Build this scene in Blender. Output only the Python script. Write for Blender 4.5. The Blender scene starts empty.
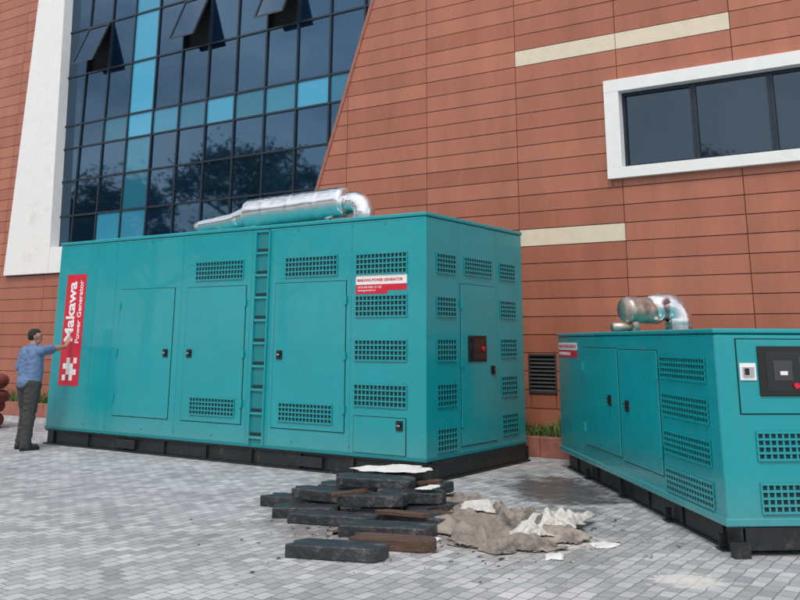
import bpy, bmesh, math, random
import numpy as np
from mathutils import Vector, Matrix, noise
random.seed(7)
D=bpy.data; SC=bpy.context.scene; COL=SC.collection
HC=1.55
# ---------------------------------------------------------------- man mesh first (empty scene = quick evaluation)
man_loc=Vector((-5.46,14.06,0)); man_rz=-math.atan2(.6,.8)
inv=Matrix.LocRotScale(man_loc,Matrix.Rotation(man_rz,3,'Z').to_quaternion(),None).inverted()
hand_t=inv@Vector((-5.115,14.525,1.57))
PR=[]
def cap(a,b_,ra,rb_,lab): PR.append((Vector(a),Vector(b_),ra,rb_,lab))
for sx,fy in ((-1,.04),(1,-.05)):
    hip=(sx*.095,0,.90); kn=(sx*.115,fy+.02,.49); an_=(sx*.135,fy-.01,.10)
    cap(hip,kn,.125,.090,'tr'); cap(kn,an_,.090,.076,'tr'); cap(an_,(sx*.135,fy,.07),.076,.072,'tr')
    cap((sx*.135,fy-.05,.045),(sx*.155,fy+.15,.040),.048,.044,'sh'); cap((sx*.135,fy-.055,.022),(sx*.155,fy+.17,.020),.04,.038,'sh')
cap((-.08,-.01,.93),(.08,-.01,.93),.138,.138,'tr')
for sx in (-1,1):
    cap((sx*.085,-.005,.97),(sx*.105,0,1.33),.128,.115,'st')
    cap((sx*.06,.0,1.40),(sx*.175,-.005,1.39),.074,.072,'st')
cap((0,.055,1.03),(0,.03,1.3),.135,.12,'st')
cap((-.06,-.02,.95),(.06,-.02,.95),.138,.138,'st')
cap((0,-.01,1.40),(0,.012,1.53),.062,.056,'sk'); cap((0,-.01,1.40),(0,-.0,1.455),.08,.066,'st')
hy=math.radians(-34)
def H(x,y,z): return Vector((x*math.cos(hy)-y*math.sin(hy),x*math.sin(hy)+y*math.cos(hy)+.015,z))
cap(H(0,-.020,1.620),H(0,.02,1.615),.082,.078,'sk'); cap(H(0,.045,1.59),H(0,.05,1.535),.055,.045,'sk'); cap(H(0,.04,1.53),H(0,.067,1.525),.040,.028,'sk')
cap(H(0,-.045,1.60),H(0,-.02,1.55),.060,.055,'sk')
cap(H(0,.097,1.605),H(0,.113,1.578),.011,.016,'sk')
for sx in (-1,1):
    cap(H(sx*.080,.0,1.605),H(sx*.085,-.006,1.575),.016,.010,'sk'); cap(H(sx*.03,.089,1.610),H(sx*.032,.089,1.610),.008,.008,'ey')
    cap(H(sx*.015,.096,1.630),H(sx*.042,.085,1.630),.003,.003,'hr')
cap(H(-.018,.092,1.55),H(.018,.092,1.55),.008,.008,'mo')
cap(H(0,-.03,1.640),H(0,.010,1.648),.078,.070,'hr')
cap(H(.01,.04,1.675),H(.03,.055,1.668),.024,.018,'hr')
def arm(sh,elb,wr,fdir,pn,side):
    sh,elb,wr=Vector(sh),Vector(elb),Vector(wr)
    mid=sh.lerp(elb,.80)
    cap(sh,mid,.072,.074,'st'); cap(sh,elb,.052,.045,'sk'); cap(elb,elb.lerp(wr,.35),.046,.045,'sk'); cap(elb.lerp(wr,.35),wr,.045,.029,'sk')
    fd=Vector(fdir).normalized(); n=Vector(pn); n=(n-fd*n.dot(fd)).normalized(); sd=fd.cross(n)
    pe=wr+fd*.085
    for k in (-1.5,-.5,.5,1.5): cap(wr+sd*k*.012,pe+sd*k*.019,.015,.012,'sk')
    for k,ln in ((-1.5,.062),(-.5,.078),(.5,.083),(1.5,.072)):
        a=pe+sd*k*.020; b_=a+fd*ln*.55+n*.006+sd*k*.004; c_=b_+fd*ln*.45+n*.016
        cap(a,b_,.0095,.0085,'sk'); cap(b_,c_,.0085,.0075,'sk')
    tb=wr+fd*.03+sd*side*.028; cap(tb,tb+fd*.035+sd*side*.03,.013,.011,'sk'); cap(tb+fd*.035+sd*side*.03,tb+fd*.068+sd*side*.038+n*.01,.011,.009,'sk')
shR=Vector((.205,.0,1.39)); wr=hand_t-Vector((0,.03,.12))
d=wr-shR; mid=(shR+wr)/2; dist=d.length
hlf=max(0,(.29**2-(dist/2)**2))**.5
out_=Vector((.6,-.1,-.8)); out_=(out_-d.normalized()*out_.dot(d.normalized())).normalized()
arm(shR,mid+out_*hlf,wr,(0,.25,1),(0,1,-.1),-1)
arm((-.205,0,1.39),(-.265,-.03,1.10),(-.235,.08,.86),(.05,.25,-1),(1,.2,0),1)
def capmesh(bm,a,b_,ra,rb_,seg=16,rings=6):
    ax=b_-a; Lc=ax.length; ax=ax/Lc if Lc>1e-6 else Vector((0,0,1))
    X=ax.orthogonal().normalized(); Y=ax.cross(X); rows_=[]
    prof=[(-math.cos(math.pi/2*i/rings)*ra,math.sin(math.pi/2*i/rings)*ra) for i in range(rings+1)]+[(Lc+math.sin(math.pi/2*i/rings)*rb_,math.cos(math.pi/2*i/rings)*rb_) for i in range(rings+1)]
    for h,r in prof:
        if r<1e-6: rows_.append([bm.verts.new(a+ax*h)])
        else: rows_.append([bm.verts.new(a+ax*h+(X*math.cos(2*math.pi*k/seg)+Y*math.sin(2*math.pi*k/seg))*r) for k in range(seg)])
    for r0,r1 in zip(rows_,rows_[1:]):
        for k in range(seg):
            k2=(k+1)%seg
            if len(r0)==1 and len(r1)==1: continue
            if len(r0)==1: bm.faces.new((r0[0],r1[k],r1[k2]))
            elif len(r1)==1: bm.faces.new((r0[k],r1[0],r0[k2]))
            else: bm.faces.new((r0[k],r1[k],r1[k2],r0[k2]))
bm=bmesh.new()
for a,b_,ra,rb_,lab in PR: capmesh(bm,a,b_,ra,rb_)
bmesh.ops.recalc_face_normals(bm,faces=bm.faces)
me=D.meshes.new('tmp'); bm.to_mesh(me); bm.free()
o=D.objects.new('tmp',me); COL.objects.link(o)
rm=o.modifiers.new('r','REMESH'); rm.mode='VOXEL'; rm.voxel_size=.0060
sm=o.modifiers.new('s','SMOOTH'); sm.factor=.5; sm.iterations=3
dg=bpy.context.evaluated_depsgraph_get(); me2=D.meshes.new_from_object(o.evaluated_get(dg)); D.objects.remove(o)
# ---------------------------------------------------------------- materials
def nmat(name):
    m=D.materials.new(name); m.use_nodes=True
    nt=m.node_tree; b=nt.nodes['Principled BSDF']; return m,nt,b
def link(nt,a,b): nt.links.new(a,b)
def rgb(c): return (c[0],c[1],c[2],1)
def mat(name,col,rough=.5,metal=0,var=.15,scale=6,bump=0,bscale=30,coat=0,spec=.5,dirt=None,stretch=None,streak=0,bdist=.02,lowdirt=0):
    m,nt,b=nmat(name)
    tc=nt.nodes.new('ShaderNodeTexCoord')
    src=tc.outputs['Object']
    if stretch:
        mp=nt.nodes.new('ShaderNodeMapping'); mp.inputs['Scale'].default_value=stretch
        link(nt,src,mp.inputs[0]); src=mp.outputs[0]
    n=nt.nodes.new('ShaderNodeTexNoise'); n.inputs['Scale'].default_value=scale; n.inputs['Detail'].default_value=6
    n.inputs['Roughness'].default_value=.65
    link(nt,src,n.inputs['Vector'])
    cr=nt.nodes.new('ShaderNodeValToRGB'); cr.color_ramp.elements[0].position=.3; cr.color_ramp.elements[1].position=.72
    cr.color_ramp.elements[0].color=rgb([max(0,x*(1-var)) for x in col]); cr.color_ramp.elements[1].color=rgb([min(1,x*(1+var)) for x in col])
    link(nt,n.outputs['Fac'],cr.inputs[0])
    out=cr.outputs[0]
    def over(out,vec,sc,pos,wid,amt,c):
        n2=nt.nodes.new('ShaderNodeTexNoise'); n2.inputs['Scale'].default_value=sc; n2.inputs['Detail'].default_value=9; n2.inputs['Roughness'].default_value=.75
        link(nt,vec,n2.inputs['Vector'])
        r2=nt.nodes.new('ShaderNodeValToRGB'); r2.color_ramp.elements[0].position=pos; r2.color_ramp.elements[1].position=pos+wid
        r2.color_ramp.elements[0].color=(0,0,0,1); r2.color_ramp.elements[1].color=(amt,)*3+(1,)
        link(nt,n2.outputs['Fac'],r2.inputs[0])
        mx=nt.nodes.new('ShaderNodeMix'); mx.data_type='RGBA'
        mx.inputs[7].default_value=rgb(c); link(nt,r2.outputs[0],mx.inputs[0]); link(nt,out,mx.inputs[6]); return mx.outputs[2]
    if dirt: out=over(out,src,dirt[1],dirt[2],.14,dirt[3],dirt[0])
    if streak:
        mp=nt.nodes.new('ShaderNodeMapping'); mp.inputs['Scale'].default_value=(9,9,.35); link(nt,tc.outputs['Object'],mp.inputs[0])
        out=over(out,mp.outputs[0],1.0,.52,.25,streak,(.08,.28,.28))
    if lowdirt:
        sx=nt.nodes.new('ShaderNodeSeparateXYZ'); link(nt,tc.outputs['Object'],sx.inputs[0])
        mr0=nt.nodes.new('ShaderNodeMapRange'); mr0.inputs['From Min'].default_value=.22; mr0.inputs['From Max'].default_value=.6; mr0.inputs['To Min'].default_value=lowdirt; mr0.inputs['To Max'].default_value=0
        link(nt,sx.outputs[2],mr0.inputs['Value'])
        nd=nt.nodes.new('ShaderNodeTexNoise'); nd.inputs['Scale'].default_value=5; nd.inputs['Detail'].default_value=9; nd.inputs['Roughness'].default_value=.8; link(nt,tc.outputs['Object'],nd.inputs['Vector'])
        mm_=nt.nodes.new('ShaderNodeMath'); mm_.operation='MULTIPLY'; link(nt,mr0.outputs[0],mm_.inputs[0]); link(nt,nd.outputs['Fac'],mm_.inputs[1])
        mx=nt.nodes.new('ShaderNodeMix'); mx.data_type='RGBA'; mx.inputs[7].default_value=(.28,.30,.27,1); link(nt,mm_.outputs[0],mx.inputs[0]); link(nt,out,mx.inputs[6]); out=mx.outputs[2]
    link(nt,out,b.inputs['Base Color'])
    mr=nt.nodes.new('ShaderNodeMapRange'); mr.inputs['To Min'].default_value=max(0.02,rough*.8); mr.inputs['To Max'].default_value=min(1,rough*1.25)
    link(nt,n.outputs['Fac'],mr.inputs['Value']); link(nt,mr.outputs[0],b.inputs['Roughness'])
    b.inputs['Metallic'].default_value=metal; b.inputs['Coat Weight'].default_value=coat; b.inputs['Specular IOR Level'].default_value=spec
    if bump:
        nb=nt.nodes.new('ShaderNodeTexNoise'); nb.inputs['Scale'].default_value=bscale; nb.inputs['Detail'].default_value=4
        link(nt,src,nb.inputs['Vector'])
        bp=nt.nodes.new('ShaderNodeBump'); bp.inputs['Strength'].default_value=bump; bp.inputs['Distance'].default_value=bdist
        link(nt,nb.outputs['Fac'],bp.inputs['Height']); link(nt,bp.outputs[0],b.inputs['Normal'])
    return m
TEAL=(.004,.300,.335)
M_TEAL=mat('teal_paint',TEAL,rough=.27,var=.07,scale=1.2,bump=.5,bscale=1.0,bdist=.03,coat=.3,dirt=((.04,.31,.32),2.2,.62,.25),streak=.15,lowdirt=.35)
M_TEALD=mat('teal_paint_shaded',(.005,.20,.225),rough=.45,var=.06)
M_BLACK=mat('black_paint',(.012,.013,.014),rough=.5,var=.4,dirt=((.09,.08,.07),7,.55,.6))
M_DARK=mat('dark_gap',(.004,.006,.007),rough=.9)
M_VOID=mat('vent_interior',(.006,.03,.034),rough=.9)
M_RED=mat('label_red',(.62,.010,.035),rough=.35,var=.05)
M_WHITE=mat('label_white',(.82,.82,.82),rough=.4,var=.03)
M_HANDLE=mat('handle_black',(.01,.01,.01),rough=.35)
M_CHROME=mat('chrome',(.6,.6,.6),rough=.25,metal=1,var=.05)
M_FOIL=mat('aluminium_cladding',(.78,.79,.80),rough=.20,metal=1,var=.08,bump=.22,bscale=5,bdist=.02)
M_RUST=mat('heat_stained_steel',(.52,.44,.38),rough=.33,metal=.85,var=.35,scale=8,bump=.2,bscale=7,dirt=((.22,.11,.06),5,.52,.6))
M_GLASSD=mat('dark_window',(.008,.01,.012),rough=.06,spec=.8)
M_WFRAME=mat('white_render',(.80,.80,.79),rough=.7,var=.04,bump=.1,bscale=60,dirt=((.52,.52,.50),1.2,.58,.5))
M_MULL=mat('mullion_metal',(.018,.03,.045),rough=.35,metal=.3)
M_KERB=mat('kerb_terracotta',(.33,.13,.095),rough=.7,var=.25,bump=.3,bscale=40)
M_SOIL=mat('soil',(.06,.045,.03),rough=1,var=.5,scale=20,bump=.8,bscale=40)
M_ROOF=mat('roof_grey',(.3,.3,.3),rough=.8)
M_RUBBER=mat('rubber_block',(.024,.027,.033),rough=.45,var=.5,scale=9,bump=.6,bscale=25,dirt=((.20,.19,.175),6,.55,.65))
M_WOOD=mat('weathered_wood',(.085,.050,.034),rough=.8,var=.5,scale=10,bump=.5,bscale=18,stretch=(.4,5,5),dirt=((.24,.20,.17),5,.60,.6))
M_PLAST=mat('plaster_sheet',(.68,.68,.66),rough=.8,var=.15,dirt=((.35,.32,.28),6,.6,.5))
M_CLOTHG=mat('cloth_grey',(.27,.235,.20),rough=.95,var=.45,scale=4,bump=.7,bscale=30,dirt=((.065,.06,.058),3.0,.47,.85))
M_CLOTHW=mat('cloth_white',(.56,.55,.52),rough=.9,var=.25,scale=5,bump=.7,bscale=30,dirt=((.20,.15,.12),4,.52,.8))
M_PIPE=mat('maroon_pipe',(.17,.035,.03),rough=.6,var=.3)
M_LOUV=mat('louvre_grey',(.05,.05,.052),rough=.5)
M_STONE=mat('rubble',(.40,.38,.36),rough=.95,var=.5,scale=12)
M_CHIP=mat('dark_chips',(.05,.04,.035),rough=.9,var=.6,scale=12)

def brick_mat():
    m,nt,b=nmat('terracotta_panel')
    at=nt.nodes.new('ShaderNodeAttribute'); at.attribute_name='rnd'
    cr=nt.nodes.new('ShaderNodeValToRGB'); e=cr.color_ramp.elements
    e[0].color=(.355,.118,.071,1); e[1].color=(.430,.156,.096,1)
    link(nt,at.outputs['Fac'],cr.inputs[0])
    tc=nt.nodes.new('ShaderNodeTexCoord'); n=nt.nodes.new('ShaderNodeTexNoise'); n.inputs['Scale'].default_value=.7; n.inputs['Detail'].default_value=9; n.inputs['Roughness'].default_value=.7
    mp=nt.nodes.new('ShaderNodeMapping'); mp.inputs['Scale'].default_value=(2.2,1,.5); link(nt,tc.outputs['Object'],mp.inputs[0]); link(nt,mp.outputs[0],n.inputs['Vector'])
    mr=nt.nodes.new('ShaderNodeMapRange'); mr.inputs['From Min'].default_value=.3; mr.inputs['From Max'].default_value=.7; mr.inputs['To Min'].default_value=.82; mr.inputs['To Max'].default_value=1.14
    link(nt,n.outputs['Fac'],mr.inputs['Value'])
    mx=nt.nodes.new('ShaderNodeMix'); mx.data_type='RGBA'; mx.blend_type='MULTIPLY'; mx.inputs[0].default_value=1
    link(nt,cr.outputs[0],mx.inputs[6]); link(nt,mr.outputs[0],mx.inputs[7]); link(nt,mx.outputs[2],b.inputs['Base Color'])
    b.inputs['Roughness'].default_value=.5
    n2=nt.nodes.new('ShaderNodeTexNoise'); n2.inputs['Scale'].default_value=90; link(nt,tc.outputs['Object'],n2.inputs['Vector'])
    bp=nt.nodes.new('ShaderNodeBump'); bp.inputs['Strength'].default_value=.15; bp.inputs['Distance'].default_value=.01; link(nt,n2.outputs['Fac'],bp.inputs['Height']); link(nt,bp.outputs[0],b.inputs['Normal'])
    return m
M_BRICK=brick_mat()
M_CREAM=mat('cream_panel',(.68,.60,.46),rough=.65,var=.06,bump=.1,bscale=80)
M_JOINT=mat('panel_joint',(.075,.035,.027),rough=.95)
def glass_mat(name,col,ior,rough=.03,blue=None):
    m,nt,b=nmat(name)
    at=nt.nodes.new('ShaderNodeAttribute'); at.attribute_name='rnd'
    cr=nt.nodes.new('ShaderNodeValToRGB'); e=cr.color_ramp.elements
    e[0].color=rgb([x*.55 for x in col]); e[1].color=rgb([x*1.5 for x in col])
    link(nt,at.outputs['Fac'],cr.inputs[0]); link(nt,cr.outputs[0],b.inputs['Base Color'])
    b.inputs['Roughness'].default_value=rough; b.inputs['IOR'].default_value=ior
    b.inputs['Specular Tint'].default_value=rgb(blue or (.75,.88,1))
    tc=nt.nodes.new('ShaderNodeTexCoord'); n=nt.nodes.new('ShaderNodeTexNoise'); n.inputs['Scale'].default_value=.8; link(nt,tc.outputs['Object'],n.inputs['Vector'])
    bp=nt.nodes.new('ShaderNodeBump'); bp.inputs['Strength'].default_value=.07; bp.inputs['Distance'].default_value=.05; link(nt,n.outputs['Fac'],bp.inputs['Height']); link(nt,bp.outputs[0],b.inputs['Normal'])
    return m
M_GLASS=glass_mat('curtain_glass',(.003,.011,.026),2.3,blue=(.36,.68,1))
M_CYAN=glass_mat('spandrel_glass',(.04,.24,.37),1.6)
M_WGLASS=glass_mat('window_glass',(.006,.012,.022),1.85,blue=(.6,.8,1))

def ground_mat():
    m,nt,b=nmat('granite_setts')
    N=nt.nodes.new; tc=N('ShaderNodeTexCoord')
    nw=N('ShaderNodeTexNoise'); nw.inputs['Scale'].default_value=3; nw.inputs['Detail'].default_value=4; link(nt,tc.outputs['Object'],nw.inputs['Vector'])
    sub=N('ShaderNodeVectorMath'); sub.operation='SUBTRACT'; sub.inputs[1].default_value=(.5,.5,.5); link(nt,nw.outputs['Color'],sub.inputs[0])
    sc=N('ShaderNodeVectorMath'); sc.operation='SCALE'; sc.inputs['Scale'].default_value=.07; link(nt,sub.outputs[0],sc.inputs[0])
    ad=N('ShaderNodeVectorMath'); link(nt,tc.outputs['Object'],ad.inputs[0]); link(nt,sc.outputs[0],ad.inputs[1])
    mp=N('ShaderNodeMapping'); mp.inputs['Rotation'].default_value=(0,0,.5939+math.radians(90)); link(nt,ad.outputs[0],mp.inputs[0])
    bt=N('ShaderNodeTexBrick'); bt.inputs['Scale'].default_value=1; bt.inputs['Brick Width'].default_value=.150; bt.inputs['Row Height'].default_value=.104
    bt.inputs['Mortar Size'].default_value=.0055; bt.inputs['Mortar Smooth'].default_value=.5; bt.inputs['Bias'].default_value=0
    bt.inputs['Color1'].default_value=(.31,.316,.33,1); bt.inputs['Color2'].default_value=(.55,.556,.565,1); bt.inputs['Mortar'].default_value=(.22,.22,.215,1)
    link(nt,mp.outputs[0],bt.inputs['Vector'])
    n1=N('ShaderNodeTexNoise'); n1.inputs['Scale'].default_value=.9; n1.inputs['Detail'].default_value=10; n1.inputs['Roughness'].default_value=.7; link(nt,tc.outputs['Object'],n1.inputs['Vector'])
    m1=N('ShaderNodeMapRange'); m1.inputs['From Min'].default_value=.3; m1.inputs['From Max'].default_value=.7; m1.inputs['To Min'].default_value=.72; m1.inputs['To Max'].default_value=1.14; link(nt,n1.outputs['Fac'],m1.inputs['Value'])
    n2=N('ShaderNodeTexNoise'); n2.inputs['Scale'].default_value=110; n2.inputs['Detail'].default_value=4; link(nt,tc.outputs['Object'],n2.inputs['Vector'])
    m2=N('ShaderNodeMapRange'); m2.inputs['To Min'].default_value=.70; m2.inputs['To Max'].default_value=1.30; link(nt,n2.outputs['Fac'],m2.inputs['Value'])
    mu=N('ShaderNodeMath'); mu.operation='MULTIPLY'; link(nt,m1.outputs[0],mu.inputs[0]); link(nt,m2.outputs[0],mu.inputs[1])
    mx=N('ShaderNodeMix'); mx.data_type='RGBA'; mx.blend_type='MULTIPLY'; mx.inputs[0].default_value=1; link(nt,bt.outputs['Color'],mx.inputs[6]); link(nt,mu.outputs[0],mx.inputs[7])
    col=mx.outputs[2]
    def patch(cx,cy,rx,ry,nscale,lo,hi):
        mpp=N('ShaderNodeMapping'); mpp.inputs['Location'].default_value=(-cx/rx,-cy/ry,0); mpp.inputs['Scale'].default_value=(1/rx,1/ry,0); link(nt,tc.outputs['Object'],mpp.inputs[0])
        ln=N('ShaderNodeVectorMath'); ln.operation='LENGTH'; link(nt,mpp.outputs[0],ln.inputs[0])
        nn=N('ShaderNodeTexNoise'); nn.inputs['Scale'].default_value=nscale; nn.inputs['Detail'].default_value=8; nn.inputs['Roughness'].default_value=.7; link(nt,tc.outputs['Object'],nn.inputs['Vector'])
        s=N('ShaderNodeMath'); s.operation='MULTIPLY_ADD'; link(nt,nn.outputs['Fac'],s.inputs[0]); s.inputs[1].default_value=2.0
        neg=N('ShaderNodeMath'); neg.operation='MULTIPLY'; neg.inputs[1].default_value=-1; link(nt,ln.outputs['Value'],neg.inputs[0]); link(nt,neg.outputs[0],s.inputs[2])
        r=N('ShaderNodeMapRange'); r.interpolation_type='SMOOTHSTEP'; r.inputs['From Min'].default_value=lo; r.inputs['From Max'].default_value=hi; link(nt,s.outputs[0],r.inputs['Value'])
        return r.outputs[0]
    def blend(fac,c,strength=1.):
        nonlocal col
        k=N('ShaderNodeMath'); k.operation='MULTIPLY'; k.inputs[1].default_value=strength; link(nt,fac,k.inputs[0])
        x=N('ShaderNodeMix'); x.data_type='RGBA'; link(nt,k.outputs[0],x.inputs[0]); link(nt,col,x.inputs[6]); x.inputs[7].default_value=rgb(c); col=x.outputs[2]
    ns=N('ShaderNodeTexNoise'); ns.inputs['Scale'].default_value=1.7; ns.inputs['Detail'].default_value=12; ns.inputs['Roughness'].default_value=.8; link(nt,tc.outputs['Object'],ns.inputs['Vector'])
    rs=N('ShaderNodeMapRange'); rs.inputs['From Min'].default_value=.60; rs.inputs['From Max'].default_value=.72; link(nt,ns.outputs['Fac'],rs.inputs['Value']); blend(rs.outputs[0],(.62,.61,.59),.55)
    ns=N('ShaderNodeTexNoise'); ns.inputs['Scale'].default_value=1.1; ns.inputs['Detail'].default_value=12; ns.inputs['Roughness'].default_value=.8; ns.noise_dimensions='4D'; ns.inputs['W'].default_value=3.3; link(nt,tc.outputs['Object'],ns.inputs['Vector'])
    rs=N('ShaderNodeMapRange'); rs.inputs['From Min'].default_value=.57; rs.inputs['From Max'].default_value=.72; link(nt,ns.outputs['Fac'],rs.inputs['Value']); blend(rs.outputs[0],(.17,.165,.16),.5)
    wet=patch(1.75,10.5,.80,1.7,3.2,.10,.6); blend(wet,(.045,.045,.045),.8)
    wet2=patch(-.3,8.7,1.3,1.5,3,.1,.6); blend(wet2,(.10,.085,.07),.55)
    dust=patch(.9,8.0,1.1,1.0,5,.2,.6); blend(dust,(.27,.24,.21),.55)
    pw=patch(1.95,6.7,.50,.45,7,.35,.75); blend(pw,(.66,.65,.63),.8)
    pw2=patch(1.35,7.9,.75,.5,8,.4,.75); blend(pw2,(.60,.58,.56),.8)
    link(nt,col,b.inputs['Base Color'])
    rr=N('ShaderNodeMapRange'); rr.inputs['To Min'].default_value=.72; rr.inputs['To Max'].default_value=.22; link(nt,wet,rr.inputs['Value']); link(nt,rr.outputs[0],b.inputs['Roughness'])
    b.inputs['Specular IOR Level'].default_value=.35
    inv=N('ShaderNodeMath'); inv.operation='MULTIPLY_ADD'; inv.inputs[1].default_value=-1; link(nt,bt.outputs['Fac'],inv.inputs[0]); link(nt,n2.outputs['Fac'],inv.inputs[2])
    bp=N('ShaderNodeBump'); bp.inputs['Strength'].default_value=.7; bp.inputs['Distance'].default_value=.008; link(nt,inv.outputs[0],bp.inputs['Height']); link(nt,bp.outputs[0],b.inputs['Normal'])
    return m
M_GROUND=ground_mat()

# ---------------------------------------------------------------- mesh builder
class MB:
    def __init__(s): s.v=[]; s.f=[]; s.m=[]; s.r=[]
    def add(s,vs,fs,m=0,r=None):
        o=len(s.v); s.v.extend([tuple(v) for v in vs]); s.f.extend([tuple(i+o for i in f) for f in fs]); s.m.extend([m]*len(fs))
        r=random.random() if r is None else r
        s.r.extend([r]*len(vs))
    def box(s,x0,x1,y0,y1,z0,z1,m=0,mp=None,r=None):
        vs=[(x,y,z) for x in (x0,x1) for y in (y0,y1) for z in (z0,z1)]
        if mp: vs=[mp(*v) for v in vs]
        s.add(vs,[(0,1,3,2),(4,6,7,5),(0,4,5,1),(2,3,7,6),(0,2,6,4),(1,5,7,3)],m,r)
    def prism(s,poly,a,b,m=0,mp=None,r=None,shrink=0):
        n=len(poly); cx=sum(p[0] for p in poly)/n; cz=sum(p[1] for p in poly)/n
        vs=[(p[0],a,p[1]) for p in poly]
        for p in poly:
            dx,dz=cx-p[0],cz-p[1]
            vs.append((p[0]+(shrink if dx>0 else -shrink),b,p[1]+(shrink if dz>0 else -shrink)))
        if mp: vs=[mp(*v) for v in vs]
        fs=[tuple(range(n)),tuple(range(2*n-1,n-1,-1))]+[(i,n+i,n+(i+1)%n,(i+1)%n) for i in range(n)]
        s.add(vs,fs,m,r)
    def tube(s,pts,rads,seg=20,m=0,cap=True,wr=0,mp=None):
        pts=[Vector(p) for p in pts]; n=len(pts)
        if not hasattr(rads,'__len__'): rads=[rads]*n
        T=[(pts[min(i+1,n-1)]-pts[max(i-1,0)]).normalized() for i in range(n)]
        up=Vector((0,0,1)) if abs(T[0].z)<.9 else Vector((1,0,0))
        X=T[0].cross(up).normalized(); vs=[]
        for i in range(n):
            X=(X-T[i]*X.dot(T[i])).normalized(); Y=T[i].cross(X)
            for k in range(seg):
                a=2*math.pi*k/seg; d=X*math.cos(a)+Y*math.sin(a); p=pts[i]+d*rads[i]
                if wr: p=p+d*wr*noise.noise(p*7)
                vs.append(mp(*p) if mp else p)
        fs=[(i*seg+k,i*seg+(k+1)%seg,(i+1)*seg+(k+1)%seg,(i+1)*seg+k) for i in range(n-1) for k in range(seg)]
        if cap: fs+=[tuple(range(seg))[::-1],tuple((n-1)*seg+k for k in range(seg))]
        s.add(vs,fs,m)
    def build(s,name,mats,parent=None,bevel=0,smooth=False,seg=2,recalc=True):
        me=D.meshes.new(name); me.from_pydata(s.v,[],s.f)
        for mm in mats: me.materials.append(mm)
        me.polygons.foreach_set('material_index',s.m)
        at=me.attributes.new('rnd','FLOAT','POINT'); at.data.foreach_set('value',s.r)
        if recalc:
            bm=bmesh.new(); bm.from_mesh(me); bmesh.ops.recalc_face_normals(bm,faces=bm.faces); bm.to_mesh(me); bm.free()
        if smooth: me.polygons.foreach_set('use_smooth',[True]*len(me.polygons))
        o=D.objects.new(name,me); COL.objects.link(o)
        if parent: o.parent=parent
        if bevel:
            b=o.modifiers.new('b','BEVEL'); b.width=bevel; b.segments=seg; b.limit_method='ANGLE'
        return o
def empty(name,loc=(0,0,0),rz=0):
    o=D.objects.new(name,None); COL.objects.link(o); o.location=loc; o.rotation_euler=(0,0,rz); o.empty_display_size=.2; return o
def text(name,body,size,matx,parent,m,ext=.001,bold=0,width=None):
    c=D.curves.new(name,'FONT'); c.body=body; c.size=size; c.extrude=ext; c.offset=bold; c.materials.append(m)
    o=D.objects.new(name,c); COL.objects.link(o); o.parent=parent; o.matrix_local=matx; return o

A=.5939; CX,CY=.316,10.972
# ---------------------------------------------------------------- ground
me=D.meshes.new('ground'); me.from_pydata([(-400,-400,0),(400,-400,0),(400,400,0),(-400,400,0)],[],[(0,1,2,3)]); me.materials.append(M_GROUND)
COL.objects.link(D.objects.new('ground',me))
# ---------------------------------------------------------------- building
T=4.14
bld=empty('office_building',(CX,CY,0),-A)
def diag(z): return 5.10-.351*(z-4.36)
def wl(z): return 13.06+.057*(z-3.67)
def wo(z): return 14.79-.036*(z-3.1)
ZT=12.4
def clip(poly,fn):
    out=[]; n=len(poly)
    for i in range(n):
        p,q=poly[i],poly[(i+1)%n]; a,b=fn(p),fn(q)
        if a>=0: out.append(p)
        if a*b<0:
            t=a/(a-b); out.append((p[0]+(q[0]-p[0])*t,p[1]+(q[1]-p[1])*t))
    return out
panels=MB()
PH=.2764; CW=1.78
holes=[(-5.62,-.80,4.04,5.53),(.27,.70,.80,1.35)]
def subtract(rects,h):
    out=[]
    for (a,b,c,d) in rects:
        if b<=h[0] or a>=h[1] or d<=h[2] or c>=h[3]: out.append((a,b,c,d)); continue
        if a<h[0]: out.append((a,h[0],c,d))
        if b>h[1]: out.append((h[1],b,c,d))
        a2,b2=max(a,h[0]),min(b,h[1])
        if c<h[2]: out.append((a2,b2,c,h[2]))
        if d>h[3]: out.append((a2,b2,h[3],d))
    return [r for r in out if r[1]-r[0]>.01 and r[3]-r[2]>.01]
G=.0036
def area(p): return abs(sum(p[i][0]*p[(i+1)%len(p)][1]-p[(i+1)%len(p)][0]*p[i][1] for i in range(len(p))))/2
def put(poly,cream,off=0,r=None):
    if len(poly)<3 or area(poly)<.002: return
    P=[(-p[0],p[1]) for p in poly]
    panels.prism(P,T+.03,T+off,1 if cream else 0,shrink=.003,r=r)
kmin=int((0-3.05)/PH)-1
for ci in range(-8,14):
    s0=.82+ci*CW; s1=s0+CW
    for k in range(kmin,int((ZT-3.05)/PH)+1):
        z0=3.05+k*PH; z1=z0+PH
        if z1<=0.02: continue
        z0c=max(z0,0.0); z1c=min(z1,ZT)
        cream=(k==0 and ci==-1) or (k==11 and ci in(-1,-2)) or (k==22 and ci in (-1,-2,-3))
        r=random.random()
        rects=[(s0,s1,z0c,z1c)]
        for h in holes: rects=subtract(rects,h)
        for (a,b,c,d) in rects:
            base=[(a+G,c+G),(b-G,c+G),(b-G,d-G),(a+G,d-G)]
            back=[(a,c),(b,c),(b,d),(a,d)]
            for regi in range(3):
                def reg(poly):
                    if regi==0:
                        p=clip(poly,lambda q:q[1]-3.05); return clip(p,lambda q:diag(q[1])-.04-q[0]) if p else p
                    if regi==1:
                        p=clip(poly,lambda q:q[1]-3.05); return clip(p,lambda q:q[0]-wo(q[1])) if p else p
                    return clip(poly,lambda q:3.05-q[1])
                put(reg(base),cream,random.uniform(-.002,.002),r)
                bp_=reg(back)
                if len(bp_)>=3 and area(bp_)>.002:
                    panels.add([(-p[0],T+.024,p[1]) for p in bp_],[tuple(range(len(bp_)))],2)
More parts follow.
